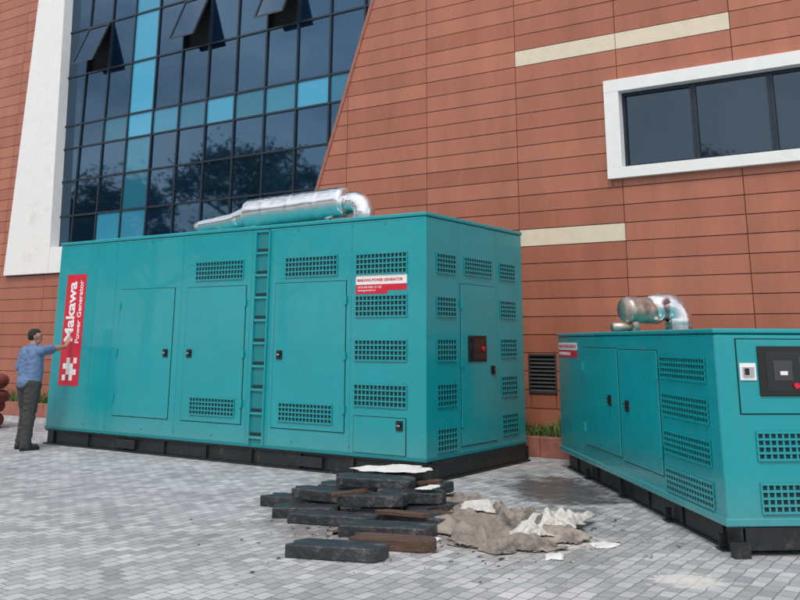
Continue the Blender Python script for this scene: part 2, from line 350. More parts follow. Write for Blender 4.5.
panels.build('cladding_panels',[M_BRICK,M_CREAM,M_JOINT],bld,recalc=True)
core=MB(); core.box(-24,13.0,T+.5,T+14,0,ZT-.05); core.box(-25.4,13.1,T+.031,T+14.1,ZT-.04,ZT+.25)
core.box(13.0,13.42,T+.03,T+14,0,ZT-.045); core.box(-25.74,-24,T+.03,T+14,0,ZT-.045)
core.build('structure',[M_ROOF],bld)
def Pf(s,z): return (-s,z)
fr=MB()
fr.prism([Pf(wo(3.1),3.07),Pf(wo(ZT),ZT-.05),Pf(wl(ZT),ZT-.05),Pf(wl(3.69),3.69),Pf(wl(3.69),3.07)],T-.10,T+.45)
fr.prism([Pf(wl(3.69)-.001,3.07),Pf(wl(3.69)-.001,3.67),Pf(diag(3.67),3.67),Pf(diag(3.07),3.07)],T-.08,T+.45)
fr.build('white_fin_frame',[M_WFRAME],bld,bevel=.01)
fd=MB(); fd.prism([Pf(diag(3.67)-.05,3.67),Pf(diag(ZT)-.05,ZT-.05),Pf(diag(ZT)+.02,ZT-.05),Pf(diag(3.67)+.02,3.67)],T-.02,T+.45)
fd.build('cladding_edge_trim',[M_KERB],bld,bevel=.004)
mull=[4.1-.85*2,4.1-.85]+[4.1+.85*i for i in range(0,12)]
rows=[3.67,4.42,5.27,6.08,6.66,7.92,9.12,10.3,10.86,ZT-.05]
gl=MB(); fm=MB(); sash=MB()
GT=T+.16
def inreg(poly):
    p=clip(poly,lambda q:q[0]-diag(q[1])-.02)
    return clip(p,lambda q:wl(q[1])-q[0]) if len(p)>2 else p
opens={(11.75,7.92),(8.35,7.92),(5.80,7.92)}
for i in range(len(mull)-1):
    for j in range(len(rows)-1):
        a,b,c,d=mull[i],mull[i+1],rows[j],rows[j+1]
        poly=inreg([(a,c),(b,c),(b,d),(a,d)])
        if len(poly)<3: continue
        ci=i-2
        iscy=0
        if j==3: iscy=1 if ci<=7 else (random.random()<.7)
        if j==7: iscy=1
        if ci==7 and j in(0,1,2,4,5,6): iscy=1
        if ci==8 and j in(0,): iscy=1
        op=any(abs(a-o[0])<.02 and abs(c-o[1])<.02 for o in opens)
        tx,tz=random.gauss(0,.0025),random.gauss(0,.0025)
        cx=(a+b)/2; cz=(c+d)/2
        vs=[(-p[0],GT+tx*(p[0]-cx)+tz*(p[1]-cz),p[1]) for p in poly]
        if op:
            gl.add([(v[0],v[1]+.1,v[2]) for v in vs],[tuple(range(len(vs)))],2)
            ang=math.radians(22); hgt=d-c-.06
            def mp(x,y,z,a=a,d=d,ang=ang):
                dz=d-.03-z; return (x, GT-.05-dz*math.sin(ang)+y*math.cos(ang), d-.03-dz*math.cos(ang)+y*math.sin(ang))
            x0,x1=-b+.03,-a-.03
            for q in ((x0,x0+.05,d-.03-hgt,d-.03),(x1-.05,x1,d-.03-hgt,d-.03),(x0+.05,x1-.05,d-.08,d-.03),(x0+.05,x1-.05,d-.03-hgt,d+.02-hgt)):
                sash.box(q[0],q[1],-.03,.03,q[2],q[3],0,mp)
            sash.box(x0+.05,x1-.05,-.006,.006,d+.02-hgt,d-.08,1,mp)
        else:
            gl.add(vs,[tuple(range(len(vs)))],1 if iscy else 0)
gl.build('glass_panes',[M_GLASS,M_CYAN,M_DARK],bld,recalc=False)
sash.build('open_sashes',[M_MULL,M_GLASS],bld)
for s_ in mull:
    p=inreg([(s_-.022,3.67),(s_+.022,3.67),(s_+.022,ZT-.05),(s_-.022,ZT-.05)])
    if len(p)>2: fm.prism([Pf(*q) for q in p],GT-.035,GT+.1)
for z_ in rows:
    p=inreg([(2,z_-.02),(13.6,z_-.02),(13.6,z_+.02),(2,z_+.02)])
    if len(p)>2: fm.prism([Pf(*q) for q in p],GT-.028,GT+.09)
fm.build('mullions',[M_MULL],bld,recalc=True)
wf=MB(); S0,S1,Z0,Z1=-5.66,-.76,4.0,5.57; th=.20
wf.box(-S1,-S0,T-.10,T+.4,Z1-th,Z1); wf.box(-S1,-S0,T-.10,T+.4,Z0,Z0+.17)
wf.box(-S1,-S1+.24,T-.098,T+.4,Z0+.17,Z1-th); wf.box(-S0-.24,-S0,T-.098,T+.4,Z0+.17,Z1-th)
wf.build('window_surround',[M_WFRAME],bld,bevel=.006)
wn=MB(); wg=MB(); xa,xb=-S1+.24,-S0-.24; za,zb=Z0+.17,Z1-th
wd=(xb-xa)/4
for i in range(4):
    a,b=xa+i*wd,xa+(i+1)*wd
    for q in ((a,a+.045,za,zb),(b-.045,b,za,zb),(a+.045,b-.045,za,za+.05),(a+.045,b-.045,zb-.05,zb)):
        wn.box(q[0]+.0005,q[1]-.0005,T+.06,T+.13,q[2],q[3])
    e1,e2=random.gauss(0,.004),random.gauss(0,.004)
    wg.add([(a+.02,T+.1,za),(b-.02,T+.1+e1,za),(b-.02,T+.1+e1+e2,zb),(a+.02,T+.1+e2,zb)],[(0,1,2,3)],0)
wn.build('window_frames',[M_MULL],bld,bevel=.003); wg.build('window_panes',[M_WGLASS],bld,recalc=False)
lv=MB()
for i in range(9):
    z=.82+i*.058
    lv.add([(-.70,T-.01,z),(-.27,T-.01,z),(-.27,T+.05,z+.06),(-.70,T+.05,z+.06)],[(0,1,2,3)],0)
lv.box(-.72,-.25,T-.02,T+.03,1.345,1.375); lv.box(-.72,-.25,T-.02,T+.03,.79,.815); lv.box(-.72,-.70,T-.02,T+.03,.815,1.345); lv.box(-.27,-.25,T-.02,T+.03,.815,1.345)
lv.add([(-.7,T+.06,.8),(-.27,T+.06,.8),(-.27,T+.06,1.35),(-.7,T+.06,1.35)],[(0,1,2,3)],1)
lv.build('wall_louvre',[M_LOUV,M_DARK],bld)

kb=MB(); x=-20.
pl=empty('planter_kerb',(CX,CY,0),-A)
while x<13:
    kb.box(x+.004,x+.796,2.95,3.07,0,.27+random.uniform(-.003,.003)); x+=.8
kb.build('kerb_blocks',[M_KERB],pl,bevel=.008)
so=MB(); so.box(-20,13,3.07,T+.02,0,.2); so.build('soil',[M_SOIL],pl)
def leafmat(name,c1,c2):
    m,nt,b=nmat(name); at=nt.nodes.new('ShaderNodeAttribute'); at.attribute_name='rnd'
    cr=nt.nodes.new('ShaderNodeValToRGB'); cr.color_ramp.elements[0].color=rgb(c1); cr.color_ramp.elements[1].color=rgb(c2)
    link(nt,at.outputs['Fac'],cr.inputs[0]); link(nt,cr.outputs[0],b.inputs['Base Color']); b.inputs['Roughness'].default_value=.6
    return m
M_GRASS=leafmat('grass_blades',(.03,.07,.015),(.13,.20,.04)); M_LEAF=leafmat('leaves',(.02,.05,.012),(.08,.13,.03))
gr=MB()
def blade(x,y,z,h):
    a=random.uniform(0,6.28); w=random.uniform(.006,.014); lx,ly=random.gauss(0,.4)*h,random.gauss(0,.4)*h
    dx,dy=math.cos(a)*w,math.sin(a)*w
    gr.add([(x-dx,y-dy,z),(x+dx,y+dy,z),(x+dx*.7+lx*.4,y+dy*.7+ly*.4,z+h*.6),(x-dx*.7+lx*.4,y-dy*.7+ly*.4,z+h*.6),(x+lx,y+ly,z+h)],[(0,1,2,3),(3,2,4)])
for i in range(11000):
    x=random.uniform(-1,4) if i<7600 else random.uniform(-16,-6)
    dens=noise.noise(Vector((x*1.3,0,0)))
    blade(x,random.uniform(3.06,T-.02),.19,random.uniform(.08,.28)*(1+.8*dens))
g=gr.build('grass',[M_GRASS],None,recalc=False); g.location=(CX,CY,0); g.rotation_euler=(0,0,-A)
# ---------------------------------------------------------------- generator helpers
def vent(mb,mp,a0,a1,z0,z1,nx=None,nz=4):
    if a0>a1: a0,a1=a1,a0
    w=a1-a0; h=z1-z0
    nx=nx or max(5,int(w/.056))
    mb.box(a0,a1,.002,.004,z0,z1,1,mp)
    bw=.015; bh=.017
    for i in range(nx+1):
        c=a0+w*i/nx; mb.box(c-bw/2,c+bw/2,.0045,.0125,z0,z1,0,mp)
    for j in range(nz+1):
        c=z0+h*j/nz; mb.box(a0-bw/2,a1+bw/2,.0055,.016,c-bh/2,c+bh/2,0,mp)
def door(mb,db,mp,a0,a1,z0,z1,hinge=None):
    if a0>a1:a0,a1=a1,a0
    mb.box(a0-.008,a1+.008,.0012,.003,z0-.008,z1+.008,2,mp)
    db.box(a0,a1,.0016,.011,z0,z1,0,mp)
def handle(mb,mp,a,z):
    mb.box(a-.045,a+.045,.010,.024,z-.055,z+.055,3,mp)
    mb.box(a-.02,a+.02,.024,.045,z-.02,z+.03,3,mp); mb.box(a-.012,a+.03,.045,.055,z-.005,z+.012,4,mp)
def hinge(mb,mp,a,z): mb.box(a-.018,a+.018,.010,.028,z-.05,z+.05,0,mp)
GM=[M_TEAL,M_VOID,M_DARK,M_HANDLE,M_CHROME,M_RED,M_WHITE,M_GLASSD,M_BLACK,M_TEALD]

# ---------------------------------------------------------------- generator 1
L1,W1,H1,ZB=6.99,2.54,3.08,.22
g1=empty('power_generator',(CX,CY,0),-A)
b=MB(); b.box(-L1,0,0,W1,ZB,H1-.05); b.build('enclosure',[M_TEAL],g1,bevel=.018,seg=3)
b=MB(); b.box(-L1-.012,.012,-.012,W1+.012,H1-.048,H1); b.build('roof_lip',[M_TEAL],g1,bevel=.012,seg=3)
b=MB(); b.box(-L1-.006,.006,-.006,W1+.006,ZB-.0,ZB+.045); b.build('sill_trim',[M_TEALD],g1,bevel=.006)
fl=lambda a,d,z:(a,-d,z); fe=lambda a,d,z:(d,a,z)
sk=MB()
for y0,y1 in ((.01,.09),(W1-.09,W1-.01)):
    sk.box(-L1+.0,-.0,y0,y1,ZB-.025,ZB-.002); sk.box(-L1,0.06,y0-.02,y1,0,.022); sk.box(-L1+.02,.04,y0+.035,y1-.01,.022,ZB-.025)
    for i in range(9):
        xx=-L1+.2+i*.82; sk.box(xx,xx+.014,y0+.0,y1,.022,ZB-.025)
for xx in (0.0,-L1+.02):
    sk.box(xx-.02,xx+.03,.09,W1-.09,.022,ZB-.004); sk.box(xx-.02,xx+.07,.02,W1-.02,.0,.021)
for xx in (-2.,-3.5,-5.): sk.box(xx,xx+.15,.1,W1-.1,.03,ZB-.005)
for xx in (-1.7,-5.1): sk.box(xx-.2,xx+.2,-.012,.05,.05,.17)
sk.build('skid_base',[M_BLACK],g1,bevel=.004)
det=MB(); drs=MB()
for (s0,s1,z1,z0) in ((3.86,2.95,2.63,2.38),(2.19,1.33,2.62,2.37),(1.03,.27,2.61,2.36),(1.03,.27,2.10,1.85),(1.03,.27,1.57,1.33),(1.03,.27,1.05,.80),(3.83,3.00,.80,.58),(2.22,1.36,.79,.57)):
    mpv=fl if (s0-s1>.8 and z1<1) is False else (lambda a,d,z:(a,-d-.011,z))
    vent(det,mpv,-s0,-s1,z0,z1)
door(det,drs,fl,-5.43,-4.27,.49,2.29); door(det,drs,fl,-4.0,-2.88,.49,2.28); door(det,drs,fl,-2.35,-1.18,.48,2.29); door(det,drs,fl,-1.03,-.28,.27,.68)
for s_ in (4.38,3.90,2.24): handle(det,fl,-s_,1.38)
handle(det,fl,-.36,.60)
for s_ in (5.43,2.88,1.18):
    for z in (.75,1.38,2.05): hinge(det,fl,-s_,z)
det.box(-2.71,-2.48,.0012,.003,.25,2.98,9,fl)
for a in (-2.725,-2.485): det.box(a,a+.02,.002,.03,.25,3.0,0,fl)
for i in range(10):
    z=.33+i*.295; det.box(-2.70,-2.49,.0035,.028,z,z+.03,0,fl); det.box(-2.70,-2.49,.0034,.0045,z+.03,z+.075,1,fl)
for s_ in (6.05,5.58,4.14,2.80,2.42,1.10): det.box(-s_-.003,-s_+.003,-.002,.0009,.27,3.03,9,fl)
for s_ in (6.1,5.6,4.8,4.14,3.4,2.0,1.10,.6):
    for z in (.33,2.97): det.box(-s_-.008,-s_+.008,-.002,.006,z-.008,z+.008,9,fl)
det.box(-L1+.02,-.02,-.002,.0011,3.0,3.006,9,fl)
for z1,z0 in ((2.60,2.37),(2.08,1.85),(1.58,1.33),(1.06,.81),(.56,.31)): vent(det,fe,.24,.68,z0,z1)
for z1,z0 in ((2.59,2.38),(2.09,1.87),(1.59,1.36),(1.11,.86),(.63,.38)): vent(det,fe,1.85,2.29,z0,z1)
vent(det,fe,.91,1.62,2.385,2.60)
door(det,drs,fe,.80,1.70,.33,2.26)
for z in (.6,1.3,2.0): hinge(det,fe,.80,z)
handle(det,fe,1.60,1.2)
for t_ in (.76,1.76): det.box(t_-.003,t_+.003,-.002,.0011,.27,3.03,9,fe)
drs.build('doors',[M_TEAL],g1,bevel=.006,seg=2)
det.build('grilles_and_fittings',GM,g1)
wi=MB(); wi.box(.96,1.43,.011,.022,1.31,1.63); wi.v=[fe(*v) for v in wi.v]
wi.build('control_window_frame',[M_HANDLE],g1,bevel=.05,seg=4)
wi=MB(); wi.box(1.0,1.39,.0225,.026,1.345,1.595,0,fe); wi.build('control_window',[M_GLASSD],g1)
wi=MB(); wi.tube([(.0262,1.32,1.47),(.045,1.32,1.47)],.03,16); wi.build('emergency_stop',[M_RED],g1)
lb=MB(); lb.box(-6.76,-6.28,.0008,.003,.87,2.56,0,fl); lb.build('label_plate',[M_RED],g1)
lb=MB()
for i in range(4):
    for j in range(4):
        if (i+j)%2==0 or (i in(1,2) and j in(1,2)):
            lb.box(-6.68+i*.082,-6.60+i*.082,.0032,.0042,.95+j*.085,1.033+j*.085,0,fl)
lb.build('label_logo',[M_WHITE],g1)
MV=Matrix(((0,-1,0,0),(0,0,-1,0),(1,0,0,0),(0,0,0,1)))
text('label_text','Makawa',.285,Matrix.Translation((-6.51,-.0045,1.52))@MV,g1,M_WHITE,bold=.007)
text('label_text_small','Power Generator',.133,Matrix.Translation((-6.35,-.0045,1.50))@MV,g1,M_WHITE,bold=.002)
lb=MB(); lb.box(-1.03,-.27,.0008,.003,2.235,2.35,1,fl); lb.box(-1.03,-.55,.0008,.003,2.12,2.233,0,fl); lb.box(-.549,-.27,.0008,.003,2.16,2.233,0,fl); lb.build('small_label',[M_RED,M_WHITE],g1)
MH=Matrix(((1,0,0,0),(0,0,-1,0),(0,1,0,0),(0,0,0,1)))
text('small_label_text','MAKAWA POWER GENERATOR',.0475,Matrix.Translation((-1.01,-.0045,2.272))@MH,g1,M_RED,bold=.0012)
text('small_label_text2','HOTLINE 0906 123 456\nwww.generator.vn',.036,Matrix.Translation((-1.0,-.0045,2.19))@MH,g1,M_WHITE)
ex=MB()
def arc(c,r,a0,a1,n,ax,ay):
    return [Vector(c)+Vector(ax)*r*math.cos(math.radians(a0+(a1-a0)*i/n))+Vector(ay)*r*math.sin(math.radians(a0+(a1-a0)*i/n)) for i in range(n+1)]
yt=1.25
ex.tube([(-5.20+i*.095,yt,3.36+.006*i) for i in range(11)],[.085+.004*i+.004*(i%5==0) for i in range(11)],28,wr=.006)
ex.tube([(-4.75+i*.09,yt+.02,3.34+.017*i) for i in range(9)],[.10+.009*i+.005*(i%4==0) for i in range(9)],28,wr=.006)
n=64; ps=[(-4.12+i*(2.0/n),yt,3.48+.05*i/n) for i in range(n+1)]
rd=[(.10 if i==0 else .17 if i==1 else .215 if i==2 else (.228 if i<n-1 else .205 if i==n-1 else .14)+(.005 if i%16==0 else 0)) for i in range(n+1)]
ex.tube(ps,rd,56,wr=.005)
el=[(-2.16,yt,3.50)]+arc((-2.02,yt,3.33),.18,90,0,12,(1,0,0),(0,0,1))+[(-1.84,yt,3.10)]
ex.tube(el,[.155+.004*(i%3==0) for i in range(len(el))],36,wr=.004)
ex.tube([(-1.84,yt,3.07),(-1.84,yt,3.12)],.24,24)
ex.tube([(-4.0,yt,3.07),(-4.0,yt,3.3)],.06,12); ex.tube([(-2.5,yt,3.07),(-2.5,yt,3.3)],.06,12)
ex.build('exhaust_silencer',[M_FOIL],g1,smooth=True)
# ---------------------------------------------------------------- generator 2
L2,W2,H2,ZB2=5.03,1.55,1.665,.235
g2=empty('power_generator.001',(2.494,7.429,0),.078)
b=MB(); b.box(0,W2,0,L2,ZB2,H2-.04); b.build('enclosure',[M_TEAL],g2,bevel=.022,seg=3)
b=MB(); b.box(-.012,W2+.012,-.012,L2+.012,H2-.038,H2); b.build('roof_lip',[M_TEAL],g2,bevel=.012,seg=3)
b=MB(); b.box(-.02,W2+.02,-.02,L2+.02,ZB2-.03,ZB2+.03); b.build('sill_trim',[M_TEAL],g2,bevel=.008)
fs_=lambda a,d,z:(-d,a,z); ff=lambda a,d,z:(a,-d,z)
sk=MB()
for x0 in (.06,W2-.12):
    sk.box(x0,x0+.06,-.06,L2-.05,.0,.02); sk.box(x0+.02,x0+.04,-.03,L2-.08,.02,ZB2-.035); sk.box(x0,x0+.06,-.03,L2-.08,ZB2-.035,ZB2-.031)
    for i in range(6): sk.box(x0-.0,x0+.06,.25+i*.85,.265+i*.85,.02,ZB2-.036)
sk.box(.12,W2-.12,-.02,.04,.04,ZB2-.036); sk.box(.12,W2-.12,L2-.15,L2-.09,.04,ZB2-.036)
for yy in (.15,1.3,2.6,3.9): sk.box(.0,.06,yy,yy+.13,.0,.014); sk.box(.0,.06,yy+.05,yy+.065,.014,.12)
sk.box(-.01,.12,-.10,-.03,.0,.11)
sk.build('skid_base',[M_BLACK],g2,bevel=.003)
det=MB(); drs=MB()
for z1 in (1.43,1.11,.79,.475): vent(det,fs_,.22,1.23,z1-.185,z1,nx=18)
door(det,drs,fs_,2.51,3.82,.41,1.49); door(det,drs,fs_,1.31,2.44,.39,1.48)
handle(det,fs_,2.80,.95); handle(det,fs_,2.22,.93)
for y in (3.82,1.31):
    for z in (.6,1.28): hinge(det,fs_,y,z)
for y in (3.95,1.27): det.box(y-.003,y+.003,-.002,.0011,.27,1.62,9,fs_)
det.box(4.08,4.98,.0012,.003,1.46,1.55,6,fs_); det.box(4.08,4.98,.0012,.003,1.37,1.455,5,fs_)
for z1,z0 in ((.88,.68),(.505,.30)): vent(det,ff,.28,.95,z0,z1,nx=13)
door(det,drs,ff,.17,W2-.17,1.02,1.58)
det.box(.18,.31,.011,.022,1.27,1.40,6,ff); det.box(.20,.29,.022,.035,1.30,1.37,4,ff); det.box(.215,.245,.035,.045,1.31,1.36,3,ff)
drs.build('doors',[M_TEAL],g2,bevel=.005); det.build('grilles_and_fittings',GM,g2)
wi=MB(); wi.box(.33,1.15,.011,.028,1.15,1.53); wi.v=[ff(*v) for v in wi.v]; wi.build('control_window_frame',[M_HANDLE],g2,bevel=.055,seg=4)
wi=MB(); wi.box(.39,1.09,.0285,.031,1.19,1.49,0,ff); wi.build('control_window',[M_GLASSD],g2)
cp=MB(); cp.box(.45,.60,.0315,.034,1.27,1.42,0,ff); cp.box(.50,.56,.0345,.036,1.31,1.34,1,ff); cp.box(.66,.86,.0315,.034,1.24,1.45,0,ff); cp.box(.68,.78,.0345,.036,1.36,1.42,2,ff); cp.build('control_panel',[M_LOUV,M_WHITE,M_GLASSD],g2)
cp=MB(); cp.tube([(.62,-.031,1.23),(.62,-.05,1.23)],.022,14); cp.build('emergency_stop',[M_RED],g2)
MS=Matrix(((0,0,-1,0),(-1,0,0,0),(0,1,0,0),(0,0,0,1)))
text('label_text','MAKAWA POWER GENERATOR',.058,Matrix.Translation((-.0045,4.95,1.485))@MS,g2,M_RED)
text('label_text2','HOTLINE 0906 123 456',.055,Matrix.Translation((-.0045,4.95,1.395))@MS,g2,M_WHITE)
ex=MB(); yy=3.5
ps=[(.36+i*.03,yy-.2+i*.013,1.92) for i in range(16)]
ex.tube(ps,[(.12 if i==0 else .15)+.005*(i%5==0) for i in range(16)],40,m=1,wr=.005)
el=[(.72,yy-.05,1.93)]+arc((.92,yy,1.82),.15,100,0,12,(1,0,0),(0,0,1))+[(1.07,yy,1.68)]
ex.tube(el,[.155+.004*(i%2) for i in range(len(el))],40,m=0,wr=.004)
ex.tube([(1.07,yy,1.66),(1.07,yy,1.70)],.25,24,m=0)
ex.tube([(.48,yy-.15,1.66),(.48,yy-.15,1.85)],.07,14,m=1)
ex.tube([(.20,yy-.25,1.72),(.5,yy-.15,1.74)],.05,14,m=1)
ex.build('exhaust_pipe',[M_FOIL,M_RUST],g2,smooth=True)

# ---------------------------------------------------------------- debris
pile=empty('block_pile',(-.3,8.9,0))
def block(X,Y,z,rot,L=.78,Wd=.27,H=.10,m=M_RUBBER,tilt=0,roll=0,name='block'):
    j=lambda:random.uniform(-.012,.012)
    p=[(-L/2,-Wd/2),(L/2-.07,-Wd/2),(L/2,-Wd/2+.07),(L/2,Wd/2-.05),(L/2-.04,Wd/2),(-L/2+.08,Wd/2),(-L/2,Wd/2-.09),(-L/2+.05,0)]
    p=[(a+j(),b_+j()) for a,b_ in p]
    mb=MB(); n=len(p)
    mb.add([(a,b_,0) for a,b_ in p]+[(a,b_,H+j()*.4) for a,b_ in p],[tuple(range(n))[::-1],tuple(range(n,2*n))]+[(i,(i+1)%n,n+(i+1)%n,n+i) for i in range(n)])
    o=mb.build(name,[m],pile,bevel=.009,seg=2); o.location=(X+.3,Y-8.9,z); o.rotation_euler=(math.radians(roll),math.radians(tilt),math.radians(rot)); return o
B=[(-.44,7.35,0,-14,0,0),(-.08,8.12,.0,-10,0,0),(-.84,8.98,0,2,0,0),(-.56,8.62,0,-20,0,0),(-.10,8.66,0,12,0,0),(.22,8.50,0,-34,0,0),(-.66,9.55,0,14,0,0),(.02,9.5,0,-5,0,0),(.30,9.15,0,30,0,0),(-1.0,9.45,0,-28,0,0),
   (-.60,9.16,.100,-13,3,1),(-.22,8.90,.104,-22,-3,-2),(.12,9.12,.102,22,4,2),(-.48,9.65,.102,-7,0,0),(.18,9.72,.102,-16,-2,0),
   (-.22,9.30,.212,-2,3,4),(.02,9.72,.208,20,-2,0)]
for X,Y,z,r,tl,ro in B: block(X,Y,z,r+random.uniform(-3,3),L=random.uniform(.58,.82),Wd=random.uniform(.22,.29),H=random.uniform(.08,.10),tilt=tl,roll=ro)
block(-.03,7.66,.0,-18,L=.66,Wd=.24,H=.085,m=M_WOOD,name='plank')
block(.05,8.45,.10,-26,L=.5,Wd=.12,H=.03,m=M_WOOD,name='plank'); block(-.45,8.95,.19,28,L=.42,Wd=.10,H=.03,m=M_WOOD,name='plank',tilt=-4)
block(.36,8.95,.0,-38,L=.6,Wd=.14,H=.05,m=M_WOOD,name='plank'); block(-.35,8.32,.0,24,L=.45,Wd=.09,H=.025,m=M_WOOD,name='plank')
block(.30,9.55,.20,30,L=.34,Wd=.12,H=.03,m=M_WOOD,name='plank'); block(.42,8.45,.02,55,L=.30,Wd=.08,H=.03,m=M_WOOD,name='plank')
def sheet(name,cx,cy,rx,ry,hz,seed,m,rot=0,nx=130,ny=130,base=.006,fold=14,fa=.6,flat=False):
    vs=[];fs=[];idx={}
    cf,sf=math.cos(fa),math.sin(fa)
    for i in range(nx):
        for j in range(ny):
            u=(i/(nx-1)-.5)*2; v=(j/(ny-1)-.5)*2
            rr=math.hypot(u,v); an=math.atan2(v,u)
            lim=.74+.40*noise.noise(Vector((math.cos(an)*1.7+seed,math.sin(an)*1.7,seed)))+.09*noise.noise(Vector((math.cos(an)*7+seed,math.sin(an)*7,seed)))
            if rr>lim: continue
            x,y=u*rx,v*ry
            q=Vector((x*1.5+seed,y*1.5,seed*2)); n1=noise.noise(q); n2=noise.noise(q*2.3+Vector((9,2,4))); n3=noise.noise(q*5+Vector((1,7,2))); n4=noise.noise(q*11)
            ph=(x*cf+y*sf)*fold+n1*7+n2*3
            f1=(.5+.5*math.sin(ph))**1.8
            f2=(.5+.5*math.sin((x*sf-y*cf)*fold*.8+n2*6+n1*4+seed))**2
            env=max(.08,min(1,.45+1.5*noise.noise(q*.9+Vector((4,4,1)))))
            h=env*(f1*.7+f2*.4)+max(0,n1)*.45+n3*.13+n4*.06+.12
            if flat: h=.4*f1+.3
            fade=min(1,(lim-rr)*5)
            z=base+hz*max(0,h)*(.12+.88*fade)
            idx[(i,j)]=len(vs); vs.append((x+.03*n2,y+.03*n3,z))
    for i in range(nx-1):
        for j in range(ny-1):
            k=[(i,j),(i+1,j),(i+1,j+1),(i,j+1)]
            if all(a in idx for a in k): fs.append([idx[a] for a in k])
    me=D.meshes.new(name); me.from_pydata(vs,[],fs); me.materials.append(m); me.polygons.foreach_set('use_smooth',[True]*len(fs))
    o=D.objects.new(name,me); COL.objects.link(o); o.location=(cx,cy,0); o.rotation_euler=(0,0,math.radians(rot))
    s=o.modifiers.new('s','SOLIDIFY'); s.thickness=.004
    return o
sheet('tarpaulin',.84,8.45,.85,1.18,.17,2.3,M_CLOTHG,rot=10,fold=17)
sheet('tarpaulin.001',1.30,8.25,.33,.72,.14,7.1,M_CLOTHW,rot=-38,base=.05,fold=24,fa=1.2)
sheet('tarpaulin.002',.55,9.5,.42,.55,.22,12.7,M_CLOTHG,rot=30)
sheet('tarpaulin.003',.85,7.7,.50,.30,.09,21.3,M_CLOTHG,rot=-20,fold=22)
sheet('tarpaulin.004',.72,8.75,.22,.34,.08,31.3,M_CLOTHW,rot=25,base=.12,fold=24)
sheet('plaster_sheet',-.05,9.74,.46,.32,.03,4.4,M_PLAST,rot=5,base=.312,flat=True)
for i,(x_,y_,r_,b0) in enumerate(((.30,9.15,35,.22),(1.62,7.75,10,.004),(1.15,7.35,60,.004),(.2,7.95,-20,.004))):
    sheet('paper_scrap' if i==0 else 'paper_scrap.%03d'%i,x_,y_,.16,.10,.03,9.4+i*3,M_PLAST,rot=r_,base=b0,flat=True,nx=36,ny=36)
for nm,m_,cnt in (('rubble',M_STONE,460),('wood_chips',M_CHIP,260)):
    rb=MB()
    for i in range(cnt):
        if (i%10<6)==(nm=='rubble'): X,Y=random.gauss(.95,.55),random.gauss(8.0,.65)
        else: X,Y=random.gauss(-.1,.6),random.gauss(8.5,.75)
        s=random.uniform(.005,.020); c=Vector((X,Y,s*.5))
        vs=[c+Vector((random.uniform(-1,1)*(1.5 if nm!='rubble' else 1),random.uniform(-1,1),random.uniform(-.5,.6)))*s for _ in range(6)]
        rb.add(vs,[(0,1,2),(0,2,3),(0,3,4),(0,4,5),(0,5,1),(1,5,4),(1,4,3),(1,3,2)])
    rb.build(nm,[m_],None)
pc=empty('corrugated_pipe_coil',(-7.78,17.3,0))
c=MB()
for k,(z,R_) in enumerate(((.12,.50),(.35,.47),(.58,.50),(.81,.44))):
    pts=[];rad=[]
    for i in range(161):
        a=2*math.pi*i/160; pts.append((math.cos(a)*R_+.03*k,math.sin(a)*R_,z+.04*math.sin(a+k*2))); rad.append(.115 if i%2 else .10)
    c.tube(pts,rad,14,cap=False)
c.build('coils',[M_PIPE],pc,smooth=True)
# ---------------------------------------------------------------- man finish
man=empty('man',man_loc,man_rz)
M_SKIN=mat('skin',(.42,.22,.15),rough=.5,var=.08); M_SHIRT=mat('blue_shirt',(.115,.19,.34),rough=.9,var=.14,scale=12,bump=.8,bscale=12)
M_TROU=mat('dark_trousers',(.042,.043,.042),rough=.9,var=.2,bump=.8,bscale=12); M_SHOE=mat('shoes',(.012,.012,.012),rough=.5); M_HAIR=mat('hair',(.010,.008,.007),rough=.6,bump=.7,bscale=90)
M_MOUTH=mat('lips',(.30,.10,.08),rough=.5)
labs=['sk','st','tr','sh','hr','ey','mo']
for mm in (M_SKIN,M_SHIRT,M_TROU,M_SHOE,M_HAIR,M_HANDLE,M_MOUTH): me2.materials.append(mm)
NP=len(me2.polygons); cen=np.empty(NP*3); me2.polygons.foreach_get('center',cen); cen=cen.reshape(-1,3)
best=np.full(NP,1e9); mi=np.zeros(NP,dtype=np.int32)
for a,b_,ra,rb_,lab in PR:
    a_=np.array(a); ab=np.array(b_)-a_; l2_=ab@ab
    t=np.clip(((cen-a_)@ab)/l2_,0,1) if l2_>1e-9 else np.zeros(NP)
    dd=np.linalg.norm(cen-a_-t[:,None]*ab,axis=1)-(ra+(rb_-ra)*t)-(.002 if lab in('st','tr','hr') else (.003 if lab in('ey','mo') else 0))
    k=dd<best; best[k]=dd[k]; mi[k]=labs.index(lab)
hx=cen[:,0]; hyy=cen[:,1]-.015; lx=hx*math.cos(-hy)-hyy*math.sin(-hy); ly=hx*math.sin(-hy)+hyy*math.cos(-hy); lz=cen[:,2]
hair=(mi==0)&(lz>1.535)&(abs(lx)<.12)&(((ly<-.012)&(lz>1.545)&(abs(lx)<.084))|((ly<.012)&(lz>1.60)&(abs(lx)<.083))|((ly<.075)&(lz>1.655)))
mi[hair]=4
me2.polygons.foreach_set('material_index',mi); me2.polygons.foreach_set('use_smooth',[True]*NP)
NV=len(me2.vertices); co_=np.empty(NV*3); no_=np.empty(NV*3); me2.vertices.foreach_get('co',co_); me2.vertices.foreach_get('normal',no_)
co_=co_.reshape(-1,3); no_=no_.reshape(-1,3)
for i in np.nonzero((co_[:,2]>.1)&(co_[:,2]<1.3)&(abs(co_[:,0])<.2))[0]:
    c0=co_[i]; co_[i]=c0+no_[i]*(noise.noise(Vector((c0[0]*9,c0[1]*9,c0[2]*20)))*.012)
me2.vertices.foreach_set('co',co_.ravel())
bo=D.objects.new('body',me2); COL.objects.link(bo); bo.parent=man
